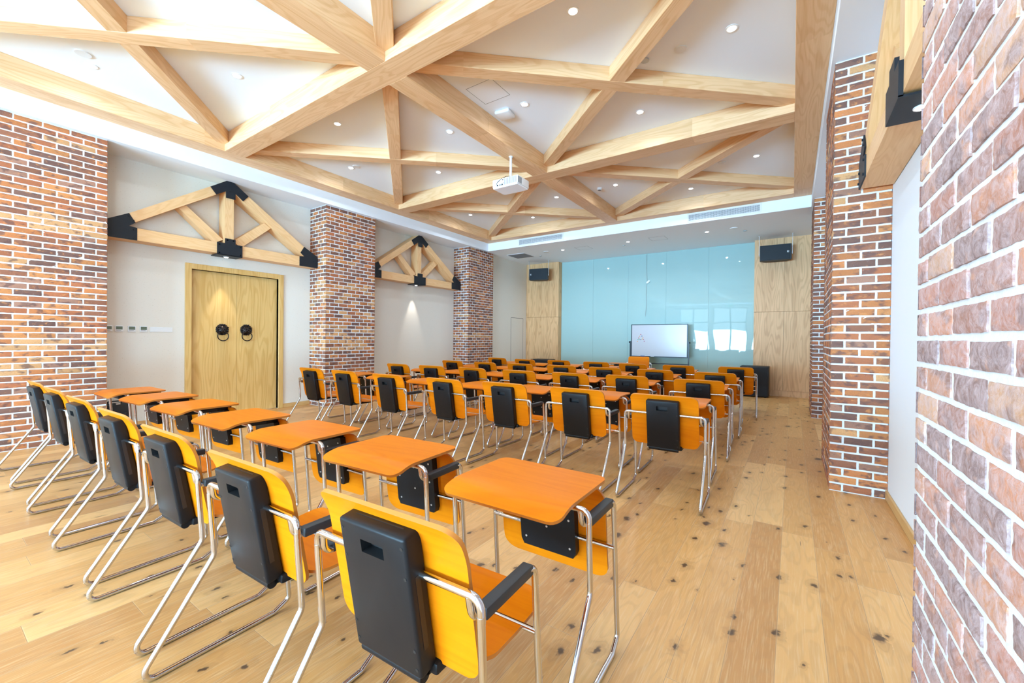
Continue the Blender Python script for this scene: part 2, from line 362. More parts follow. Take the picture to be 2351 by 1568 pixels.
# back wall (behind the camera) : piers between the tall windows
bm = bmesh.new(); WX = [(-7.35, -5.25), (-4.95, -2.85), (-2.55, -0.45)]
box(bm, XL - .2, -7.35, BACK_Y - .2, BACK_Y, 0, 4.75); box(bm, -5.25, -4.95, BACK_Y - .2, BACK_Y, 0, 3.8); box(bm, -2.85, -2.55, BACK_Y - .2, BACK_Y, 0, 3.8)
box(bm, -.45, XR + .2, BACK_Y - .2, BACK_Y, 0, 4.75); box(bm, -7.35, -.45, BACK_Y - .2, BACK_Y, 3.8, 4.75)
struct('wall_back', bm, M['white'])
def window(n, place, w, h, cols=2, tz=2.64, z0=0.0):
    """place(u, d, z)"""
    def bx(bm, u0, u1, d0, d1, za, zb):
        a = place(u0, d0, za); b = place(u1, d1, zb); box(bm, min(a[0], b[0]), max(a[0], b[0]), min(a[1], b[1]), max(a[1], b[1]), za, zb)
    bm = bmesh.new(); f = .06
    bx(bm, 0, f, -.05, .05, z0, h); bx(bm, w - f, w, -.05, .05, z0, h); bx(bm, f, w - f, -.05, .05, h - f, h); bx(bm, f, w - f, -.05, .05, z0, z0 + f); bx(bm, f, w - f, -.049, .049, tz - .04, tz + .04)
    for i in range(1, cols): bx(bm, w * i / cols - .045, w * i / cols + .045, -.045, .045, z0 + f, h - f)
    fr = struct('window_%d' % n, bm, M['winframe'])
    bm = bmesh.new(); bx(bm, f, w - f, -.004, .004, z0 + f, h - f); obj('glass_pane', bm, M['winglass'], fr)
for k, (a, b) in enumerate(WX): window(k + 1, lambda u, d, z, a=a: (a + u, BACK_Y - .1 + d, z), b - a, 3.8)
window(4, lambda u, d, z: (XL - .1 + d, -8.1 + u, z), 5.7, 3.85, 5, z0=.12)
window(5, lambda u, d, z: (XR + .1 + d, -7.9 + u, z), 6.7, 3.85, 6, z0=.12)
# ceilings
struct('ceiling', B(XL - .2, XR + .2, BACK_Y, 9.95, ZC, ZC + .15), M['white'])
bm = bmesh.new(); box(bm, XL, -7.62, -7.75, 9.92, ZS, ZC + .02); struct('ceiling_soffit_left', bm, M['white'])
bm = bmesh.new(); box(bm, .275, XR, -7.75, 9.92, ZS, ZC + .02); struct('ceiling_soffit_right', bm, M['white'])
bm = bmesh.new(); box(bm, XL, XR, 9.92, 12.95, ZS, ZC + .1); struct('ceiling_soffit_front', bm, M['white'])
bm = bmesh.new(); box(bm, XL, XR, BACK_Y, -7.75, ZS, ZC + .02); struct('ceiling_soffit_back', bm, M['white'])
# skirting
def base(name, x0, x1, y0, y1, h=.08): return struct(name, B(x0, x1, y0, y1, 0, h, .004, 1), M['base'])
base('baseboard_left', XL, XL + .018, 1.56, 2.62); base('baseboard_left_middle', XL, XL + .018, 4.16, 4.72); base('baseboard_left_far', XL, XL + .018, 5.89, 9.09)
base('baseboard_left_end', -7.88, -7.862, 10.26, 12.48)
base('baseboard_right', XR - .018, XR, 1.66, 4.93); base('baseboard_right_far', XR - .018, XR, 6.07, 9.36); base('baseboard_right_end', XR - .018, XR, 10.5, 12.48)

# ------------------------------------------------------------------ ceiling beams
def beam(a, b, w_, z0, z1, label, mat='beam', cat='ceiling beam', group='timber ceiling beams'):
    a = Vector((*a, 0)); b = Vector((*b, 0)); d = b - a; L = d.length
    bm = B(-L / 2, L / 2, -w_ / 2, w_ / 2, z0 - ZC, z1 - ZC, .004, 1); o = obj('ceiling_beam', bm, M[mat]); c = (a + b) / 2
    o.location = (c.x, c.y, ZC); o.rotation_euler = (0, 0, math.atan2(d.y, d.x)); return tag(o, label, cat, group)
XA, XM0, XM1, XZ = -7.30, -3.81, -3.52, -.01
YS = [(-7.45, -7.16), (-4.04, -3.75), (-.62, -.33), (2.80, 3.09), (6.21, 6.51), (9.64, 9.92)]
beam((-7.46, -7.45), (-7.46, 9.92), .32, ZB, ZC, 'wide timber edge beam along the ceiling on the door side')
beam((.1325, -7.45), (.1325, 9.92), .285, ZB, ZC, 'wide timber edge beam running above the aisle by the brick piers')
XL2 = {0: 'far behind the camera', 1: 'one bay behind the camera', 2: 'just behind the camera', 3: 'in front of the big white access point, lying nearer the door', 4: 'crossing beside the projector', 5: 'end beam above the two air vents'}
cl = {0: 'timber cross beam at the window end of the room', 1: 'timber cross beam one bay in from the windows', 2: 'timber cross beam overhead between door and windows',
      3: 'large timber cross beam spanning the ceiling between the double doors and first aisle pier', 4: 'timber cross beam spanning the ceiling right beside the projector', 5: 'timber end beam above the white fascia with two air vents'}
for k, (y0, y1) in enumerate(YS): beam((XA, (y0 + y1) / 2), (XZ, (y0 + y1) / 2), y1 - y0, ZB, ZC, cl[k])
ml = {0: 'short middle beam next to the windows', 1: 'middle lengthwise beam in the second bay from the windows', 2: 'middle lengthwise beam meeting the large cross beam from the window side',
      3: 'middle lengthwise beam carrying the projector pole', 4: 'middle lengthwise beam from beside the projector to the end beam'}
for k in range(5): beam(((XM0 + XM1) / 2, YS[k][1]), ((XM0 + XM1) / 2, YS[k + 1][0]), XM1 - XM0, ZB, ZC, ml[k])
bays = ['bay at the window end', 'second bay from the windows', 'bay level with the front row of desks and door', 'bay between large cross beam and projector', 'last bay before the teal glass board']
for k in range(5):
    y0, y1 = YS[k][1], YS[k + 1][0]
    for xa, xb, side in ((XA, XM0, 'door side'), (XM1, XZ, 'aisle side')):
        beam((xa - .05, y0 - .045), (xb + .05, y1 + .045), .18, ZD, ZC, 'slim diagonal beam, %s, %s, heading to the aisle' % (side, bays[k].split(' and ')[0]), group='slim diagonal ceiling beams')
        beam((xa - .05, y1 + .045), (xb + .05, y0 - .045), .18, ZD + .002, ZC, 'slim diagonal beam, %s, %s, heading to the door wall' % (side, bays[k].split(' and ')[0]), group='slim diagonal ceiling beams')

# ------------------------------------------------------------------ downlights and ceiling fittings
ordw = ['first', 'second', 'third', 'fourth', 'fifth', 'sixth', 'seventh', 'eighth']
def downlight(x, y, z, label, power=SPOT_W, tilt=None):
    t = thing('downlight', label, 'ceiling light', (x, y, z), 0, 'recessed ceiling downlights')
    bm = bmesh.new(); tube(bm, [(0, 0, .0), (0, 0, -.006)], .058, 24); obj('trim_ring', bm, M['white_gloss'], t)
    bm = bmesh.new(); tube(bm, [(0, 0, -.004), (0, 0, -.009)], .040, 20); obj('lens', bm, M['lamp'], t)
    l = bpy.data.lights.new('lamp', 'SPOT'); l.energy = power; l.spot_size = R(172); l.spot_blend = 0.8; l.shadow_soft_size = .035; l.color = SPOT_C
    o = bpy.data.objects.new('lamp', l); COL.objects.link(o); o.parent = t; o.location = (0, 0, -.02)
YC = [(YS[k][1] + YS[k + 1][0]) / 2 for k in range(5)]
bn = ['window end', 'second bay from the windows', 'bay by the double doors', 'projector bay', 'bay next to the end beam']
for k in range(5):
    for xc, sd in ((-5.555, 'door side'), (-1.765, 'aisle side')):
        for dx, dy, w1 in ((-1.225, 0, 'triangle towards the door wall'), (1.225, 0, 'triangle towards the aisle'), (0, -1.07, 'triangle towards the windows'), (0, 1.02, 'triangle towards the glass board')):
            downlight(xc + dx, YC[k] + dy, ZC, 'round downlight, %s of %s, %s' % (w1, bn[k], sd), SPOT_W)
for x, w1 in ((-5.62, 'beside the sprinkler by the dark grille'), (-3.67, 'in the middle above the glass board'), (-1.74, 'towards the aisle end')): downlight(x, 10.9, ZS, 'round downlight in the lower ceiling, ' + w1, 130)
def disc(name, x, y, z, r, label, cat, m='white_gloss', h=.012):
    t = obj(name, (lambda bm: (tube(bm, [(0, 0, 0), (0, 0, -h)], r, 24), bm)[1])(bmesh.new()), M[m]); t.location = (x, y, z); return tag(t, label, cat)
disc('ceiling_speaker', -6.56, 1.13, ZC, .07, 'round grey ceiling disc beside the downlight above the largest brick pier', 'ceiling disc')
disc('ceiling_speaker', -1.03, 4.68, ZC, .06, 'round grey ceiling disc in the triangle by the aisle edge beam', 'ceiling disc')
disc('ceiling_speaker', -1.06, 8.04, ZC, .06, 'small grey ceiling disc between thin diagonals near the aisle vent', 'ceiling disc')
disc('ceiling_speaker', -6.64, 4.66, ZC, .06, 'small white ceiling disc next to a downlight above the second brick pier', 'ceiling disc')
disc('ceiling_speaker', -6.66, 8.01, ZC, .06, 'small white ceiling disc above the last brick pier on the door side', 'ceiling disc')
disc('sprinkler', -1.40, 4.65, ZC, .045, 'small sprinkler rosette close to a thin diagonal beam', 'sprinkler', 'metal_grey')
disc('ceiling_speaker', -1.16, 10.86, ZS, .085, 'white round ceiling disc in the lower ceiling before the hanging loudspeaker', 'ceiling disc')
disc('ceiling_speaker', -6.16, 10.87, ZS, .085, 'white round ceiling disc in the lower ceiling beside the dark square grille', 'ceiling disc')
disc('sprinkler', -.96, 11.24, ZS, .045, 'small sprinkler rosette in the lower ceiling on the aisle side', 'sprinkler', 'metal_grey')
disc('sprinkler', -6.62, 11.32, ZS, .04, 'small sprinkler rosette behind the dark square grille', 'sprinkler', 'metal_grey')
disc('sprinkler', -3.91, 11.27, ZS, .035, 'small sprinkler rosette above the middle of the glass board', 'sprinkler', 'metal_grey')
# access point, smoke detector
t = obj('access_point', B(-.11, .11, -.11, .11, -.05, 0, .02, 3), M['white_gloss'], smooth=True); t.location = (-3.33, 4.68, ZC); t.rotation_euler = (0, 0, R(8)); tag(t, 'square white wireless access point on the ceiling beside the middle beam', 'access point')
t = thing('smoke_detector', 'small white smoke detector with dark window near the end beam', 'smoke detector', (-3.33, 8.07, ZC))
bm = bmesh.new(); tube(bm, [(0, 0, 0), (0, 0, -.03), (0, 0, -.045)], .05, 20); obj('housing', bm, M['white_gloss'], t, True)
bm = bmesh.new(); tube(bm, [(0, 0, -.045), (0, 0, -.05)], .03, 16); obj('sensor', bm, M['grille_dark'], t)
for x, y, z, l in ((-3.23, 4.17, ZC, 'square ceiling access hatch beside the middle beam'), (-2.9, 10.95, ZS, 'square access hatch in the lower ceiling between two downlights'), (-5.0, 11.0, ZS, 'square access hatch in the lower ceiling on the door side')):
    bm = bmesh.new(); s = .2
    for a, b, c, d in ((-s, s, -s, -s + .004), (-s, s, s - .004, s), (-s, -s + .004, -s, s), (s - .004, s, -s, s)): box(bm, a, b, c, d, -.0015, .001)
    t = thing('access_hatch', l, 'access hatch', (x, y, z)); obj('joint', bm, M['grille_dark'], t); obj('hatch_panel', B(-s + .006, s - .006, -s + .006, s - .006, -.0012, .001), M['white'], t)
# air vents on the fascia
for x0, x1, l in ((-1.96, -.59, 'long white air vent in the fascia on the aisle side'), (-6.5, -5.13, 'long white air vent in the fascia on the door side')):
    t = thing('air_vent', l, 'air vent', ((x0 + x1) / 2, 9.92, 4.145)); w_ = (x1 - x0) / 2
    bm = bmesh.new(); box(bm, -w_ - .03, w_ + .03, -.012, 0, -.095, -.068); box(bm, -w_ - .03, w_ + .03, -.012, 0, .068, .095); box(bm, -w_ - .03, -w_, -.012, 0, -.068, .068); box(bm, w_, w_ + .03, -.012, 0, -.068, .068); obj('frame', bm, M['white_gloss'], t)
    obj('duct', B(-w_, w_, -.003, 0, -.068, .068), M['grille_dark'], t)
    bm = bmesh.new()
    for k in range(7): zz = -.06 + k * .02; box(bm, -w_, w_, -.012, -.008, zz - .0035, zz + .0035)
    nx = int((x1 - x0) / .03)
    for k in range(1, nx): xx = -w_ + 2 * w_ * k / nx; box(bm, xx - .0025, xx + .0025, -.008, -.004, -.068, .068)
    obj('grille', bm, M['white_gloss'], t)
t = thing('ceiling_grille', 'dark grey square return air grille in the lower ceiling', 'air vent', (-7.14, 10.98, ZS)); obj('frame', B(-.33, .33, -.31, .31, -.008, 0), M['white_gloss'], t)
bm = bmesh.new()
for k in range(20): yy = -.28 + k * .0285; box(bm, -.30, .30, yy, yy + .018, -.014, -.008)
obj('slats', bm, M['cassette'], t)

# ------------------------------------------------------------------ brick piers
PAL = [((.50, .165, .045), 6), ((.40, .12, .042), 5), ((.56, .21, .06), 4), ((.60, .30, .12), 1), ((.27, .095, .045), 4), ((.17, .075, .05), 3), ((.34, .16, .10), 3)]
PALX = [c for c, n_ in PAL for _ in range(n_)]
def brick_pier(name, x0, x1, y0, y1, faces, label, seed, mat='brick', fine=1, h=ZS, pitch=.212, dark=0.0):
    rg = random.Random(seed); t = thing(name, label, 'brick pier', ((x0 + x1) / 2, (y0 + y1) / 2, 0)); cx, cy = (x0 + x1) / 2, (y0 + y1) / 2
    p, j, ch = .0055, .0155, .07435; jv = .0145
    obj('mortar_core', B(x0 + p - cx, x1 - p - cx, y0 + p - cy, y1 - p - cy, 0, h - .002), M['mortar'], t)
    verts, quads, cols = [], [], []
    rows = int(round(h / ch)); bias = [0.0] * rows; v = 0.0
    for r_ in range(rows): v = .7 * v + rg.gauss(0, .5); bias[r_] = v
    for fc in faces:
        if fc == '+x': O, U, Nn, Wd = Vector((x1 - p, y0, 0)), Vector((0, 1, 0)), Vector((1, 0, 0)), y1 - y0
        elif fc == '-x': O, U, Nn, Wd = Vector((x0 + p, y1, 0)), Vector((0, -1, 0)), Vector((-1, 0, 0)), y1 - y0
        elif fc == '-y': O, U, Nn, Wd = Vector((x0, y0 + p, 0)), Vector((1, 0, 0)), Vector((0, -1, 0)), x1 - x0
        else: O, U, Nn, Wd = Vector((x1, y1 - p, 0)), Vector((-1, 0, 0)), Vector((0, 1, 0)), x1 - x0
        O = O - Vector((cx, cy, 0)); nb = max(2, round(2 * Wd / pitch)) / 2; L = (Wd + jv) / nb
        for r_ in range(rows):
            z0 = r_ * ch + j * .5; z1 = (r_ + 1) * ch - j * .5; odd = (r_ + (1 if fc in ('-y', '+y') else 0)) % 2
            k = -1
            while True:
                k += 1
                a = (k - (.5 if odd else 0)) * L; b = a + L - jv
                if a >= Wd - .01: break
                a = max(a, 0); b = min(b, Wd)
                if b - a < .02: continue
                jj = .0022; a += rg.uniform(0, jj) if a > 0 else 0; b -= rg.uniform(0, jj) if b < Wd else 0
                za = z0 + rg.uniform(-jj, jj) * .8; zb = z1 + rg.uniform(-jj, jj) * .8; dep = p + rg.uniform(-.0025, .0025)
                if bias[r_] > .8 and rg.random() < .55: c = PAL[3][0]
                elif (bias[r_] < -.65 and rg.random() < .5) or rg.random() < dark: c = rg.choice([PAL[4][0], PAL[5][0]])
                else: c = rg.choice(PALX)
                g = rg.uniform(.85, 1.15); c = (min(c[0] * g, 1), c[1] * g, c[2] * g, rg.random())
                nu = max(3, int((b - a) / .035 * fine)); nv = 3 * fine; i0 = len(verts); ed = .0035
                for iv in range(nv + 1):
                    for iu in range(nu + 1):
                        fu, fv = iu / nu, iv / nv; edge = iu in (0, nu) or iv in (0, nv)
                        w0 = rg.uniform(-1, 1) * .0012
                        pu = a + (b - a) * fu + (w0 if 0 < iu < nu or True else 0); pz = za + (zb - za) * fv + rg.uniform(-1, 1) * .0012
                        d = dep - (ed * .8 if edge else 0) + rg.uniform(-1, 1) * .0009
                        if iu == 0 and a <= .0001: pu = 0.0005
                        if iu == nu and b >= Wd - .0001: pu = Wd - .0005
                        verts.append(O + U * pu + Vector((0, 0, pz)) + Nn * d); cols.append(c)
                W1 = nu + 1
                for iv in range(nv):
                    for iu in range(nu): q = i0 + iv * W1 + iu; quads.append((q, q + 1, q + W1 + 1, q + W1))
                ring = [i0 + q for q in range(nu + 1)] + [i0 + q * W1 + nu for q in range(1, nv + 1)] + [i0 + nv * W1 + q for q in range(nu - 1, -1, -1)] + [i0 + q * W1 for q in range(nv - 1, 0, -1)]
                s0 = len(verts)
                for q in ring:
                    vtx = verts[q]; dn = (vtx - O).dot(Nn); verts.append(vtx - Nn * (dn + .002)); cols.append(c)
                for q in range(len(ring)): q2 = (q + 1) % len(ring); quads.append((ring[q2], ring[q], s0 + q, s0 + q2))
    me = bpy.data.meshes.new('bricks'); me.from_pydata([tuple(v_) for v_ in verts], [], quads)
    at = me.color_attributes.new('brick_colour', 'FLOAT_COLOR', 'POINT'); at.data.foreach_set('color', [x for c in cols for x in c])
    for pl in me.polygons: pl.use_smooth = True
    try: me.set_sharp_from_angle(angle=R(50))
    except Exception: pass
    link('brickwork', me, M[mat], t); return t
brick_pier('brick_pier', XL, PL, .39, 1.56, ['+x', '+y', '-y'], 'broad brick pier between the wall thermostats and the windows', 11, pitch=.225)
brick_pier('brick_pier', XL, PL, 4.72, 5.89, ['+x', '-y', '+y'], 'brick pier just past the double doors, between the two wall trusses', 12, pitch=.20, dark=.15)
brick_pier('brick_pier', XL, PL, 9.09, 10.26, ['+x', '-y'], 'brick pier on the door wall close to the hidden white door', 13, pitch=.20, dark=.3)
brick_pier('brick_pier', PR, XR, .40, 1.66, ['-x', '+y', '-y'], 'light-hazed brick pier right beside the viewer on the aisle wall', 14, 'brick_light_haze', 2, pitch=.215, dark=.12)
brick_pier('brick_pier', PR, XR, 4.92, 6.07, ['-x', '-y', '+y'], 'tall brick pier standing on the aisle floor under the timber truss end', 15, pitch=.20, dark=.1)
brick_pier('brick_pier', PR, XR, 9.36, 10.5, ['-x', '-y'], 'thin-looking brick pier next to the oak panelling on the aisle side', 16, pitch=.20, dark=.3)
brick_pier('brick_pier', XL, PL, -4.0, -2.85, ['+x', '-y', '+y'], 'brick pier near the side windows on the door wall', 17, pitch=.225)

# ------------------------------------------------------------------ wall trusses
MXS = {}
def truss(side, yc, label, light_label):
    X0, D = (-7.97, -1) if side == 'L' else (.49, 1)           # front plane, direction to the wall
    back = .27 if side == 'L' else .225
    t = thing('wall_truss', label, 'timber truss', (X0, yc, 2.78)); ZZ = 2.78
    def prism(name, pts, t0, t1, m, parent, along=None):
        # local frame with x along the member so the grain follows it
        c = Vector((0, sum(p[0] for p in pts) / len(pts), sum(p[1] for p in pts) / len(pts)))
        ang = along or 0.0; ca, sa = math.cos(ang), math.sin(ang); bm = bmesh.new()
        loc = [((p[0] - c.y) * ca + (p[1] - c.z) * sa, -(p[0] - c.y) * sa + (p[1] - c.z) * ca) for p in pts]
        # local x->member direction, local y -> wall direction, local z -> perpendicular
        poly_prism(bm, loc, lambda a, b, d: (a, d, b), t0, t1)
        o = obj(name, bm, m, parent)
        ex = Vector((0, ca, sa)); ez = Vector((0, -sa, ca)); ey = Vector((D, 0, 0))
        Mx = Matrix(((ex.x, ey.x, ez.x, 0), (ex.y, ey.y, ez.y, c.y), (ex.z, ey.z, ez.z, c.z - ZZ), (0, 0, 0, 1)))
        if Mx.to_3x3().determinant() < 0:
            for v_ in o.data.vertices: v_.co.y = -v_.co.y
            o.data.flip_normals(); ey = -ey
            Mx = Matrix(((ex.x, ey.x, ez.x, 0), (ex.y, ey.y, ez.y, c.y), (ex.z, ey.z, ez.z, c.z - ZZ), (0, 0, 0, 1)))
        o.matrix_local = Mx; MXS[o.name] = Mx.copy(); return o
    MXS_ = None
    k = .692; ap = 4.055; a0 = math.atan(k)
    prism('bottom_chord', [(-1.565, 2.782), (1.565, 2.782), (1.565, 2.96), (-1.565, 2.96)], 0, back, M['truss'], t)
    for s in (-1, 1):
        o_ = lambda y: ap - k * abs(y)
        pts = [(s * 1.56, o_(1.56)), (0, ap), (0, ap - .167), (s * 1.345, 2.96), (s * 1.56, 2.96)]
        prism('top_chord', pts if s < 0 else pts[::-1], 0.002, back - .002, M['truss'], t, -s * a0)
        # braces
        if s < 0: b4 = [(-.706, 3.392 + .03), (-.59, 3.47), (-.07, 3.03), (-.21, 2.95)]
        else: b4 = [(.59, 3.47), (.706, 3.40), (.21, 2.95), (.07, 3.03)]
        prism('brace', b4, .07, back - .03, M['truss'], t, -s * math.atan2(.46, .53) if s > 0 else math.atan2(-.46, .53))
    prism('king_post', [(-.068, 2.95), (.068, 2.95), (.068, 3.93), (-.068, 3.93)], .02, back - .02, M['truss'], t, math.pi / 2)
    P0, P1 = -.012, .0
    pl = prism('apex_plate', [(0, ap + .004), (-.288, 3.853), (-.202, 3.745), (-.062, 3.842), (-.062, 3.735), (.082, 3.735), (.082, 3.842), (.202, 3.745), (.288, 3.853)], P0, P1, M['steel_black'], t)
    e1 = [(-1.57, 2.776), (-1.207, 2.778), (-1.207, 2.962), (-1.296, 2.972), (-1.224, 3.033), (-1.297, 3.158), (-1.57, 3.0)]
    ea = prism('end_plate', e1, P0, P1, M['steel_black'], t); eb = prism('end_plate', [(-y, z) for y, z in e1][::-1], P0, P1, M['steel_black'], t)
    mp = prism('centre_plate', [(-.19, 2.76), (.19, 2.76), (.19, 2.962), (.082, 2.962), (.082, 3.045), (-.072, 3.045), (-.072, 2.962), (-.19, 2.962)], P0 - .01, P1, M['steel_black'], t)
    tr = bmesh.new(); xa, xb = sorted((X0 - D * .022, X0 + D * (back - .03))); box(tr, xa - X0, xb - X0, -.19, .19, 2.755 - ZZ, 2.768 - ZZ); obj('lamp_tray', tr, M['steel_black'], t)
    def bolts(par, L):
        for y, z in L:
            bm = bmesh.new(); cyl(bm, (0, 0, 0), (1, 0, 0), .011, .012, 10)
            bb = obj('bolt', bm, M['steel_black'], par); bb.matrix_local = MXS[par.name].inverted() @ Matrix.Translation((-D * .016, y, z - ZZ))
    bolts(pl, [(0, 3.99), (0, 3.86), (-.23, 3.84), (-.2, 3.79), (.23, 3.84), (.2, 3.79), (-.03, 3.76), (.05, 3.76)])
    bolts(ea, [(-1.25, 3.06), (-1.30, 3.12), (-1.24, 2.93), (-1.24, 2.81), (-1.5, 2.9), (-1.54, 2.82)]); bolts(eb, [(1.25, 3.06), (1.30, 3.12), (1.24, 2.93), (1.24, 2.81), (1.5, 2.9), (1.54, 2.82)])
    bolts(mp, [(-.16, 2.93), (-.16, 2.79), (.16, 2.93), (.16, 2.79), (-.04, 3.02), (.05, 3.02)])
    lx = D * (back * .5)
    bm = bmesh.new(); tube(bm, [(lx, 0, 2.757 - ZZ), (lx, 0, 2.749 - ZZ)], .042, 20); obj('spot_trim', bm, M['white_gloss'], t)
    bm = bmesh.new(); tube(bm, [(lx, 0, 2.75 - ZZ), (lx, 0, 2.746 - ZZ)], .030, 16); obj('spot_lens', bm, M['lamp'], t)
    l = bpy.data.lights.new('truss_spot', 'SPOT'); l.energy = 85 if side == 'L' else 15; l.spot_size = R(40); l.spot_blend = .6; l.shadow_soft_size = .012; l.color = (1, .95, .86)
    o = bpy.data.objects.new('truss_spot', l); COL.objects.link(o); o.parent = t; o.location = (lx, 0, 2.74 - ZZ); o.rotation_euler = (0, R(2) * -D, 0)
    return t
truss('L', 3.14, 'timber wall truss with black steel plates above the double doors', '')
truss('L', 7.49, 'timber wall truss with black steel plates between the two farther brick piers', '')
truss('R', 3.29, 'timber wall truss with black steel plates partly hidden by the light-hazed pier', '')

# ------------------------------------------------------------------ double door
d = struct('door_1', (lambda bm: (box(bm, XL - .2, XL + .025, 2.60, 2.69, 0, 2.59, .004, 1), box(bm, XL - .2, XL + .025, 4.09, 4.18, 0, 2.59, .004, 1), box(bm, XL - .2, XL + .025, 2.69, 4.09, 2.50, 2.59, .004, 1), bm)[3])(bmesh.new()), M['door'])
for y0, y1, yk in ((2.692, 3.388, 3.16), (3.392, 4.088, 3.545)):
    lf = obj('door_leaf', B(-.02, .02, y0 - (y0 + y1) / 2, y1 - (y0 + y1) / 2, 0, 2.49), M['door'], d); lf.location = (XL - .075, (y0 + y1) / 2, .006)
    # lion-head knocker: lobed rosette, domed face, beaded ring, drop ring
    bm = bmesh.new(); n_ = 64; ctr = Vector((0, 0, 0)); ringv = []
    prof = [(1.0, .000), (1.0, .010), (.86, .016), (.74, .012), (.62, .030), (.40, .048), (.18, .056), (.0, .058)]
    for rr, hh in prof[:-1]:
        row = []
        for q in range(n_):
            a = 2 * math.pi * q / n_; lob = 1 + (.06 * abs(math.cos(4 * a)) ** 4 if rr > .8 else (.05 * math.sin(11 * a) if .5 < rr < .8 else 0))
            row.append(bm.verts.new((hh + (.006 * math.sin(9 * a) if .5 < rr < .8 else 0), .095 * rr * lob * math.cos(a), .095 * rr * lob * math.sin(a))))
        ringv.append(row)
    tip = bm.verts.new((.058, 0, 0))
    for A, B_ in zip(ringv, ringv[1:]):
        for q in range(n_): bm.faces.new((A[q], A[(q + 1) % n_], B_[(q + 1) % n_], B_[q]))
    for q in range(n_): bm.faces.new((ringv[-1][q], ringv[-1][(q + 1) % n_], tip))
    bm.faces.new(ringv[0][::-1])
    for q in range(8):
        a = math.pi / 8 + q * math.pi / 4; bmesh.ops.create_icosphere(bm, subdivisions=1, radius=.011, matrix=Matrix.Translation((.012, .098 * math.cos(a), .098 * math.sin(a))))
    for q in range(18):
        a = 2 * math.pi * q / 18; bmesh.ops.create_icosphere(bm, subdivisions=1, radius=.007, matrix=Matrix.Translation((.018, .078 * math.cos(a), .078 * math.sin(a))))
    for yy, zz, rr in ((-.026, .012, .012), (.026, .012, .012), (0, -.012, .016), (-.022, -.030, .014), (.022, -.030, .014), (-.045, .040, .014), (.045, .040, .014)): bmesh.ops.create_icosphere(bm, subdivisions=2, radius=rr, matrix=Matrix.Translation((.052, yy, zz)))
    kn = obj('door_knocker', bm, M['bronze'], lf, True); kn.location = (.02, yk - (y0 + y1) / 2, 1.50)
    bm = bmesh.new(); pts = [(.045 , .083 * math.sin(a), -.115 + .083 * math.cos(a)) for a in [2 * math.pi * q / 40 for q in range(41)]]; tube(bm, pts, .0085, 8, False); kr = obj('knocker_ring', bm, M['bronze'], lf, True); kr.location = kn.location
# hidden flush door in the end section of wall
bm = bmesh.new(); X = -7.88
for y0, y1, z0, z1 in ((11.55, 11.562, 0, 2.11), (12.30, 12.312, 0, 2.11), (11.55, 12.312, 2.10, 2.112)): box(bm, X - .002, X + .0015, y0, y1, z0, z1)
o = struct('door_2', B(X - .01, X + .001, 11.562, 12.30, .01, 2.10), M['plaster']); obj('shadow_gap', bm, M['hole'], o)

# thermostats and blank plate on the wall
for k, y in enumerate((1.685, 1.803, 1.945, 2.082)):
    l = ['wall thermostat half hidden behind the broad brick pier', 'white wall thermostat next after the half hidden one', 'white wall thermostat with small screen, middle of the visible three', 'white wall thermostat beside the long blank plate'][k]
    t = thing('thermostat', l, 'thermostat', (XL, y, 1.487), 0, 'wall thermostats by the brick pier')
    obj('body', B(0, .014, -.045, .045, -.045, .045, .004, 2), M['white_gloss'], t, True); obj('screen', B(.014, .0152, -.036, .036, -.012, .034), M['lcd'], t)
    bm = bmesh.new(); box(bm, .014, .0155, -.034, .02, -.030, -.024); obj('button', bm, M['grille_dark'], t)
t = obj('wall_plate', B(0, .008, -.142, .142, -.038, .038, .002, 1), M['white_gloss']); t.location = (XL, 2.30, 1.483); tag(t, 'long blank cream cover plate on the wall beside the double doors', 'cover plate')

# ------------------------------------------------------------------ front wall: glass board, timber panels
t = thing('glass_board', 'huge teal back-painted glass board covering the end wall', 'glass board', (-3.69, GY, 0)); xs = [-6.577, -5.42, -4.262, -3.117, -1.964, -.847]
rg = random.Random(4)
for a, b in zip(xs, xs[1:]):
    o = obj('glass_panel', B(-(b - a) / 2 + .0015, (b - a) / 2 - .0015, -.008, 0, 0, ZS - .001, .0015, 1), M['teal'], t); o.location = ((a + b) / 2 + 3.69, 0, .0); o.rotation_euler = (rg.uniform(-.001, .001), 0, rg.uniform(-.0022, .0022))
obj('backing', B(-2.885, 2.84, .002, .035, 0, ZS), M['white'], t)
bm = bmesh.new(); P = [(-1.71, -.02, 4.0), (-1.712, -.02, 3.55), (-1.69, -.02, 3.18), (-1.72, -.02, 2.87), (-1.70, -.02, 2.5), (-1.735, -.02, 2.12)]; tube(bm, fillet([(x - 1.98 - 0 + 0, GY + y, z) for x, y, z in P], [.5] * 4), .004, 6)
c = thing('hanging_cable', 'thin pale cord with a small tag hanging before the glass board', 'pull switch'); obj('cord', bm, M['metal_grey'], c)  # dangling pale cable with a small tag on it
t2 = obj('cable_tag', B(-.06, .06, -.012, .012, -.03, .03, .008, 2), M['white_gloss'], c, True); t2.location = (-3.64, GY - .03, 3.16); t2.rotation_euler = (0, R(-38), 0)
def panels(name, x0, x1, xm, label, reveal):
    t = thing(name, label, 'wall panelling', ((x0 + x1) / 2, WY, 0)); cx = (x0 + x1) / 2
    for a, b in ((x0, xm), (xm, x1)):
        for z0, z1 in ((.15, 2.149), (2.155, ZS)):
            o = obj('panel', B(-(b - a) / 2 + .002, (b - a) / 2 - .002, 0, .22, 0, z1 - z0), M['panel'], t); o.location = ((a + b) / 2 - cx, 0, z0)
    obj('plinth', B(x0 - cx, x1 - cx, .012, .2, 0, .148), M['panel'], t)
panels('timber_panelling', -.845, .715, -.19, 'tall oak wall panels on the aisle side of the glass board', 0)
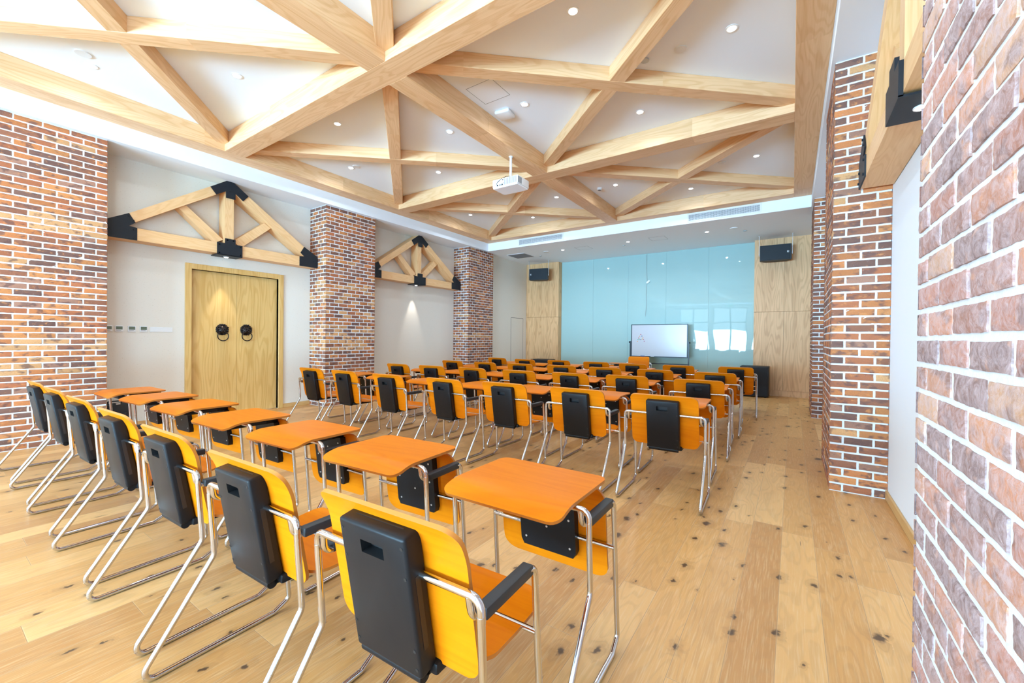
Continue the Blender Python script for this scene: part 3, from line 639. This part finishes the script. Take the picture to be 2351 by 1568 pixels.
panels('timber_panelling', -7.875, -6.58, -7.25, 'tall oak wall panels between the hidden door and glass board', 0)

# ------------------------------------------------------------------ loudspeakers, subwoofers
def pa(name, label, x, y, z, rz, w_, h_, d_, badge, round_side):
    t = thing(name, label, 'loudspeaker', (x, y, z), rz)
    pts = [(-w_ / 2, 0), (w_ / 2, 0), (w_ / 2, d_ * .45), (w_ / 2 - d_ * .35, d_), (-w_ / 2 + d_ * .35, d_), (-w_ / 2, d_ * .45)]
    bm = bmesh.new(); poly_prism(bm, pts, lambda a, b, q: (a, b, q), -h_ / 2, h_ / 2); bmesh.ops.bevel(bm, geom=bm.edges[:], offset=.008, segments=2, affect='EDGES'); obj('cabinet', bm, M['speaker'], t, True)
    obj('grille', B(-w_ / 2 + .02, w_ / 2 - .03, -.008, 0, -h_ / 2 + .015, h_ / 2 - .015, .004, 1), M['steel_black'], t)
    bm = bmesh.new(); bx = badge * (w_ / 2 - .07); box(bm, bx - .022, bx + .018, -.010, -.008, -.024, -.010); box(bm, bx - .022, bx - .006, -.010, -.008, -.024, .020); box(bm, bx + .004, bx + .018, -.010, -.008, .004, .018); obj('badge', bm, M['white_gloss'], t)
    for s in (-1, 1):
        bm = bmesh.new(); box(bm, s * (w_ / 2 + .018) - .003, s * (w_ / 2 + .018) + .003, .05, .085, -.06, ZS - z - .002); box(bm, s * (w_ / 2 + .018) - .02, s * (w_ / 2 + .018) + .02, .03, .10, ZS - z - .006, ZS - z - .0015); cyl(bm, (s * (w_ / 2 + .008), .07, -.02), (1, 0, 0), .014, .028, 10); obj('hanging_bracket', bm, M['metal_grey'], t)
pa('hanging_loudspeaker', 'black loudspeaker hung from the ceiling on the aisle side of the board', -.37, 12.05, 3.585, R(2), .66, .38, .30, 1, 0)
pa('hanging_loudspeaker', 'black loudspeaker hung from the ceiling above the oak panels by the hidden door', -7.07, 11.95, 3.56, R(10), .66, .38, .30, -1, 0)
def sub(label, x, y, w_, h_, d_):
    t = thing('subwoofer', label, 'subwoofer', (x, y, 0)); obj('cabinet', B(-w_ / 2, w_ / 2, 0, d_, .02, h_, .012, 2), M['speaker'], t, True)
    obj('grille', B(-w_ / 2 + .03, w_ / 2 - .03, -.006, .001, .05, h_ - .03), M['steel_black'], t)
    for sx in (-1, 1):
        for yy in (.05, d_ - .05): bm = bmesh.new(); cyl(bm, (sx * (w_ / 2 - .06), yy, .01), (0, 0, 1), .02, .02, 10); obj('foot', bm, M['hole'], t)
sub('black subwoofer standing on the floor on the aisle side', -.78, 11.92, .62, .765, .5); sub('black subwoofer standing before the oak panels by the hidden door', -7.0, 11.95, .68, .71, .5)

# ------------------------------------------------------------------ whiteboard with magnets
WBY = 12.30
t = thing('mobile_whiteboard', 'white board in a dark wheeled frame standing before the glass wall', 'whiteboard', (-3.21, WBY, 0)); cx = -3.21
obj('board_surface', B(-.775, .775, -.006, .006, .925, 1.835), M['board'], t)
bm = bmesh.new()
for a in ((-.80, .80, -.014, .014, 1.835, 1.858), (-.80, .80, -.014, .014, .90, .925), (-.80, -.775, -.014, .014, .925, 1.835), (.775, .80, -.014, .014, .925, 1.835)): box(bm, *a, .003, 1)
obj('frame', bm, M['board_frame'], t)
obj('pen_tray', B(-.45, .45, -.07, -.014, .898, .906), M['board_frame'], t)
for s in (-1, 1):
    obj('post', B(s * .822 - .016, s * .822 + .016, -.014, .014, .10, 1.36), M['board_frame'], t)
    bm = bmesh.new(); cyl(bm, (s * .85, 0, 1.33), (1, 0, 0), .022, .03, 14); obj('knob', bm, M['plastic_black'], t)
    bm = bmesh.new(); box(bm, s * .822 - .02, s * .822 + .02, -.24, .24, .075, .10, .005, 1); ft = obj('foot_bar', bm, M['board_frame'], t)
    for yy in (-.2, .2): bm = bmesh.new(); cyl(bm, (s * .822, yy, .036), (1, 0, 0), .036, .022, 16); obj('castor', bm, M['plastic_black'], ft)
obj('cross_rail', B(-.806, .806, -.012, .012, .70, .73), M['board_frame'], t)
MC = {'r': (.45, .02, .04), 'o': (.75, .28, .03), 'b': (.01, .05, .20), 'g': (.01, .35, .20), 'y': (.65, .42, .03), 'p': (.35, .03, .12)}
for k, v_ in MC.items(): M['mag_' + k] = plain('magnet_' + k, v_, .35)
mags = [(-3.739, 1.557, 'r', 'red magnet at the peak of the letter shape'), (-3.773, 1.504, 'o', 'orange magnet just below the peak, on the slope facing the door wall'), (-3.705, 1.509, 'b', 'dark blue magnet just below the peak'),
        (-3.803, 1.452, 'r', 'red magnet midway down the slope above two green ones'), (-3.672, 1.460, 'o', 'orange magnet midway down the slope facing the aisle'), (-3.820, 1.405, 'g', 'green magnet on the outer slope'),
        (-3.778, 1.420, 'g', 'green magnet starting the crossbar'), (-3.739, 1.402, 'b', 'dark blue magnet in the middle of the crossbar'), (-3.697, 1.424, 'y', 'yellow magnet ending the crossbar'),
        (-3.658, 1.412, 'r', 'red magnet low on the slope facing the aisle'), (-3.837, 1.350, 'o', 'pale orange magnet at the foot on the door side'), (-3.635, 1.358, 'p', 'purple magnet at the foot on the aisle side')]
for x, z, k, l in mags:
    bm = bmesh.new(); cyl(bm, (0, 0, 0), (0, 1, 0), .0135, .008, 14); o = obj('magnet', bm, M['mag_' + k]); f_ = (WBY - .01) / 12.35
    o.location = (x * f_, WBY - .0105, 1.4 + (z - 1.4) * f_); tag(o, l, 'magnet', 'magnets on the whiteboard')
o = obj('board_eraser', B(-.06, .06, -.02, .02, 0, .028, .005, 2), plain('eraser_blue', (.01, .07, .22), .6)); o.location = (-3.65, WBY - .042, .9065); tag(o, 'blue board eraser lying on the whiteboard tray', 'board eraser')
bm = bmesh.new(); cyl(bm, (0, 0, 0), (1, 0, 0), .008, .13, 10); o = obj('marker_pen', bm, M['plastic_black']); o.location = (-3.50, WBY - .042, .9145); tag(o, 'black marker pen lying on the whiteboard tray', 'marker')
bm = bmesh.new(); cyl(bm, (0, 0, 0), (1, 0, 0), .008, .10, 10); o = obj('marker_pen', bm, M['white_gloss']); o.location = (-3.37, WBY - .042, .9145); tag(o, 'white marker pen lying on the whiteboard tray', 'marker')

# ------------------------------------------------------------------ projector
t = thing('projector', 'white projector hanging on a pole from the middle ceiling beam', 'projector', (-3.69, 5.36, 3.74))
obj('housing', B(-.235, .235, -.16, .17, .012, .135, .012, 3), M['white_gloss'], t, True)
obj('underside_cover', (lambda bm: ([poly_prism(bm, [(-.225, -.15), (.225, -.15), (.225, .15), (.08, .165), (-.225, .15)], lambda a, b, q: (a, b, q), -.004, .014)], bm)[1])(bmesh.new()), M['white'], t)
bm = bmesh.new()
for k in range(12): box(bm, -.005 + k * .019, .004 + k * .019, -.1615, -.159, .025, .125)
obj('rear_vent', bm, M['grille_dark'], t)
bm = bmesh.new()
for k in range(10): box(bm, .2345, .2365, -.15 + k * .011, -.144 + k * .011, .025, .12)
obj('side_vent', bm, M['grille_dark'], t)
bm = bmesh.new()
for a in ((-.10, -.085), (-.075, -.062), (-.052, -.034), (-.15, -.125)): box(bm, a[0], a[1], -.1635, -.159, .026, .044)
for a in ((-.06, -.045), (-.035, -.02)): box(bm, a[0], a[1], -.162, -.159, .052, .060)
box(bm, -.045, -.028, -.163, -.159, .098, .116); obj('connector', bm, M['plastic_black'], t)
bm = bmesh.new(); box(bm, -.15, -.10, -.1605, -.159, .085, .115); obj('label_sticker', bm, M['metal_grey'], t)
bm = bmesh.new(); tube(bm, [(0, 0, .17), (0, 0, .51)], .02, 16); tube(bm, [(0, 0, .50), (0, 0, .51)], .035, 16); obj('ceiling_pole', bm, M['white_gloss'], t, True)
bm = bmesh.new(); box(bm, -.05, .05, -.04, .04, .15, .185, .004, 1); box(bm, -.10, .10, -.01, .01, .135, .152); box(bm, -.01, .01, -.10, .10, .135, .152); obj('mount_bracket', bm, M['metal_grey'], t)
bm = bmesh.new(); tube(bm, fillet([(.02, -.03, .19), (-.02, -.10, .175), (-.07, -.18, .11), (-.13, -.20, .05), (-.135, -.165, .035)], [.04, .04, .03]), .004, 6); obj('cable', bm, M['plastic_black'], t, True)

# ------------------------------------------------------------------ convertible chairs and desks
RT = .0115
def arm_path(s):
    return fillet([(s * .340, .218, .70), (s * .340, .238, .418), (s * .340, -.035, RT), (s * .336, .50, RT), (s * .333, .575, .050), (s * .328, .520, .688), (s * .310, .225, .674), (s * .304, .216, .742)], [.05, .035, .03, .028, .035, .045], 7)
def build_frame(root):
    bm = bmesh.new(); tube(bm, fillet([(-.340, .221, .68), (-.340, .216, .745), (.340, .216, .745), (.340, .221, .68)], [.045, .045]), RT, 12); obj('back_rail', bm, M['chrome'], root, True)
    for s in (-1, 1):
        P = arm_path(s)
        i1 = next(i for i, p in enumerate(P) if p.z < .035 and i > 4); i2 = next(i for i in range(i1 + 2, len(P)) if P[i].z > .05); i3 = next(i for i in range(i2 + 1, len(P)) if P[i].y < .50 and P[i].z > .6)
        for nm, a, b in (('rear_leg', 0, i1), ('floor_runner', i1, i2), ('front_leg', i2, i3), ('arm_rail', i3, len(P) - 1)):
            bm = bmesh.new(); tube(bm, P[a:b + 1], RT, 12); obj(nm, bm, M['chrome'], root, True)
        bm = bmesh.new(); box(bm, -.019, .019, -.125, .125, -.014, .020, .005, 2); o = obj('armrest_pad', bm, M['pad'], root, True); o.location = (s * .318, .375, .681)
    bm = bmesh.new(); tube(bm, [(-.329, .532, .470), (.329, .532, .470)], .010, 10); obj('cross_bar', bm, M['chrome'], root, True)
def back_box(w_, l_, d_):
    """plastic housing; local: x width, z along, y depth, hollow grip in the -y face"""
    bm = bmesh.new(); box(bm, -w_ / 2, w_ / 2, 0, d_, 0, l_, .010, 3)
    f = min((f for f in bm.faces), key=lambda f: (round(f.calc_center_median().y, 4), -f.calc_area())); vs = list(f.verts); bm.faces.remove(f)
    vs.sort(key=lambda v_: math.atan2(v_.co.z - l_ / 2, v_.co.x)); cc = [( -.047, l_ - .088), (.047, l_ - .088), (.047, l_ - .048), (-.047, l_ - .048)]
    h0 = [bm.verts.new((x, 0, z)) for x, z in cc]; h1 = [bm.verts.new((x, .034, z)) for x, z in cc]
    for i in range(4):
        j = (i + 1) % 4; bm.faces.new((vs[i], vs[j], h0[j], h0[i])); q = bm.faces.new((h0[i], h0[j], h1[j], h1[i])); q.material_index = 1
    q = bm.faces.new(h1); q.material_index = 1
    for x in (-w_ / 2 + .014, w_ / 2 - .014):
        for z in (l_ - .03, l_ - .12, .09, .03): cyl(bm, (x, .0, z), (0, 1, 0), .0055, .0015, 10, 1)
    for s in (-1, 1): box(bm, s * w_ / 2 - .0012, s * w_ / 2 + .0012, .022, .040, .08, l_ - .125, mi=1)
    box(bm, -w_ * .36, w_ * .36, d_ * .55, d_ * .62, l_ - .001, l_ + .0008, mi=1)
    bmesh.ops.recalc_face_normals(bm, faces=bm.faces[:]); return bm
ORG = [M['orange'], M['ply_edge']]
def make_chair(label):
    t = thing('convertible_chair', label, 'chair'); build_frame(t)
    prof = [(.306, .452), (.288, .55), (.268, .66), (.249, .76)] + bez((.245, .785), (.232, .86), (.182, .918), 8)
    obj('backrest', ply(prof, .575, .055, .013), ORG, t, True)
    o = obj('back_box', back_box(.274, .432, .066), [M['plastic_black'], M['hole']], t, True); o.location = (0, .223, .440); o.rotation_euler = (R(9.8), 0, 0)
    prof = [(.318, .474), (.38, .468), (.50, .462), (.60, .466)] + bez((.62, .468), (.68, .472), (.70, .492), 5)
    obj('seat', ply(prof, .56, .07, .012), ORG, t, True)
    bm = bmesh.new(); box(bm, -.15, .15, .27, .60, .425, .461, .008, 2); obj('seat_bracket', bm, M['plastic_black'], t, True)
    bm = bmesh.new(); cyl(bm, (0, .248, .434), (1, 0, 0), .020, .25, 16); box(bm, -.125, .125, .25, .35, .422, .450, .006, 2); obj('hinge', bm, M['plastic_black'], t, True)
    return t
def make_desk(label):
    t = thing('convertible_desk', label, 'desk'); build_frame(t)
    prof = bez((.068, .722), (.135, .752), (.19, .7555), 8) + [(.25, .7555), (.40, .7555), (.56, .7555)]
    P = [(y, z) for y, z in prof][::-1]; o = obj('table_top', ply(P, .575, .05, -.014), ORG, t, True)
    bm = back_box(.268, .38, .045)
    o = obj('underside_box', bm, [M['plastic_black'], M['hole']], t, True); o.location = (0, .075, .690); o.rotation_euler = (R(-90), 0, 0); o.scale = (1, -1, 1)
    o.rotation_euler = (R(-90), 0, 0); o.scale = (1, 1, 1); o.location = (0, .175, .742)
    prof = [(.530, .728), (.540, .65), (.550, .56), (.562, .46)] + bez((.567, .42), (.576, .34), (.604, .290), 5)
    obj('seat_panel', ply(prof, .575, .07, -.012), ORG, t, True)
    bm = bmesh.new(); pts = [(-.15, .70), (.15, .70), (.15, .395), (.135, .365), (-.135, .365), (-.15, .395)]
    sl = lambda z: .492 + (.70 - z) * .125
    poly_prism(bm, pts, lambda a, b, q: (a, sl(b) + q, b), -.012, .040)
    for x, z in ((-.12, .66), (0, .62), (.12, .66), (-.12, .55), (.12, .55), (0, .49), (-.12, .41), (.12, .41)): cyl(bm, (x, sl(z) - .0125, z), (0, 1, .2), .0055, .003, 10, 1)
    obj('seat_bracket', bm, [M['plastic_black'], M['screwhead']], t, True)
    return t
CX = {1: [(-1.319, .797, -.731, .822), (-2.193, .78, -1.659, .812), (-3.011, .745, -2.471, .772), (-3.933, .753, -3.314, .78), (-4.861, .73, -4.238, .766), (-5.704, .718, -5.049, .752), (-6.542, .686, -5.847, .714)],
      2: [(-1.217, 3.755, -.644, 3.774), (-2.061, 3.733, -1.457, 3.742), (-2.932, 3.70, -2.299, 3.71), (-3.762, 3.63, -3.123, 3.62), (-4.67, 3.555, -4.076, 3.567), (-5.648, 3.555, -4.99, 3.56), (-6.366, 3.526, -5.886, 3.547)],
      3: [(-1.226, 5.50, -.662, 5.53), (-2.121, 5.49, -1.566, 5.52), (-2.943, 5.39, -2.349, 5.39), (-3.72, 5.262, -3.164, 5.299), (-4.64, 5.233, -4.03, 5.229), (-5.436, 5.147, -4.914, 5.18), (-6.3, 5.10, -5.66, 5.10)],
      4: [(-1.24, 6.90, -.675, 6.92), (-2.138, 6.898, -1.565, 6.914), (-2.957, 6.83, -2.408, 6.859), (-3.781, 6.80, -3.234, 6.84), (-4.667, 6.738, -4.091, 6.75), (-5.479, 6.633, -4.828, 6.60), (-6.316, 6.593, -5.69, 6.58)],
      5: [(-1.125, 8.60, -.565, 8.64), (-2.092, 8.402, -1.528, 8.434), (-2.965, 8.29, -2.376, 8.27), (-3.765, 8.36, -3.197, 8.39), (-4.717, 8.41, -4.109, 8.40), (-5.52, 8.24, -4.915, 8.20), (-6.43, 8.38, -5.83, 8.35)]}
rown = {1: 'row closest to the camera', 2: 'second row from the camera', 3: 'middle row of five', 4: 'fourth row from the camera', 5: 'row closest to glass board'}
DESK1 = [(-.972, 1.25, .5), (-1.84, 1.235, 4), (-2.70, 1.21, 3), (-3.58, 1.195, 2), (-4.49, 1.195, 4), (-5.40, 1.185, 4), (-6.20, 1.14, 1)]
DOFF = {2: .78, 3: .78, 4: .82, 5: .80}
pc = make_chair('x'); km = kidmap_of(pc); pd = make_desk('x'); kd = kidmap_of(pd); fc = fd = True
for row in range(1, 6):
    for k, (xa, ya, xb, yb) in enumerate(CX[row]):
        rz = max(-R(3.5), min(R(4), math.atan2(yb - ya, .6))); x = (xa + xb) / 2 + (.055 if row == 1 else 0); y = (ya + yb) / 2 - (.225 if row == 1 else .205)
        if row == 1 and k: x, y, rz = [-1.785, -2.665, -3.55, -4.50, -5.40, -6.285][k - 1], .56, R(2)
        who = '%s from the aisle, %s' % (ordw[k], rown[row])
        l = 'amber plywood chair with black back, ' + who; g = 'plywood chairs in the ' + rown[row]
        if fc: pc.location = (x, y, 0); pc.rotation_euler = (0, 0, rz); pc['label'] = l; pc['group'] = g; fc = False
        else: dup(pc, km, (x, y, 0), rz, l, g)
        if row == 1: dx, dy, dr = DESK1[k]; dr = R(dr)
        else: dx, dy, dr = (xa + xb) / 2 - [.05, .10, .13, .10, .10, .10, .10][k], y + DOFF[row], rz
        l = 'amber plywood desk on chrome legs, ' + who; g = 'plywood desks in the ' + rown[row]
        if fd: pd.location = (dx, dy, 0); pd.rotation_euler = (0, 0, dr); pd['label'] = l; pd['group'] = g; fd = False
        else: dup(pd, kd, (dx, dy, 0), dr, l, g)
dup(pc, km, (-3.66, 12.02, 0), R(180 + 10), 'amber plywood chair facing the class in front of the whiteboard', 'teacher seat')
dup(pd, kd, (-3.84, 11.22, 0), R(180 + 4), 'amber plywood desk facing the class, before the lone teacher chair', 'teacher desk')

# ------------------------------------------------------------------ laptop bag
t = thing('laptop_bag', 'black nylon laptop bag leaning at the wall behind the desks', 'bag', (-8.13, 1.73, 0))
bm = bmesh.new(); box(bm, -.07, .07, -.15, .15, 0, .40, .03, 3); obj('bag_body', bm, M['fabric_black'], t, True)
bm = bmesh.new(); box(bm, .068, .085, -.12, .12, .04, .27, .012, 2); obj('front_pocket', bm, M['fabric_black'], t, True)
bm = bmesh.new(); tube(bm, fillet([(0, -.08, .395), (0, -.07, .43), (0, .07, .43), (0, .08, .395)], [.02, .02]), .009, 8); obj('handle', bm, M['fabric_black'], t, True)
bm = bmesh.new(); box(bm, .055, .075, .0, .05, .385, .405, .003, 1); obj('buckle', bm, M['metal_grey'], t)
# exit sign over the windows at the far side from the board
o = obj('exit_sign', B(-.17, .17, 0, .02, -.06, .06, .004, 1), plain('exit_green', (.02, .45, .18), .4, emit=(.1, .9, .4), estr=.6)); o.location = (-3.9, BACK_Y + .001, 3.93); tag(o, 'small green lit sign above the tall windows', 'sign')
# outside: paving and a pale building opposite the windows
struct('ground', B(-30, 25, -40, BACK_Y - .2, -.2, -.05), plain('paving', (.45, .45, .44), .8))
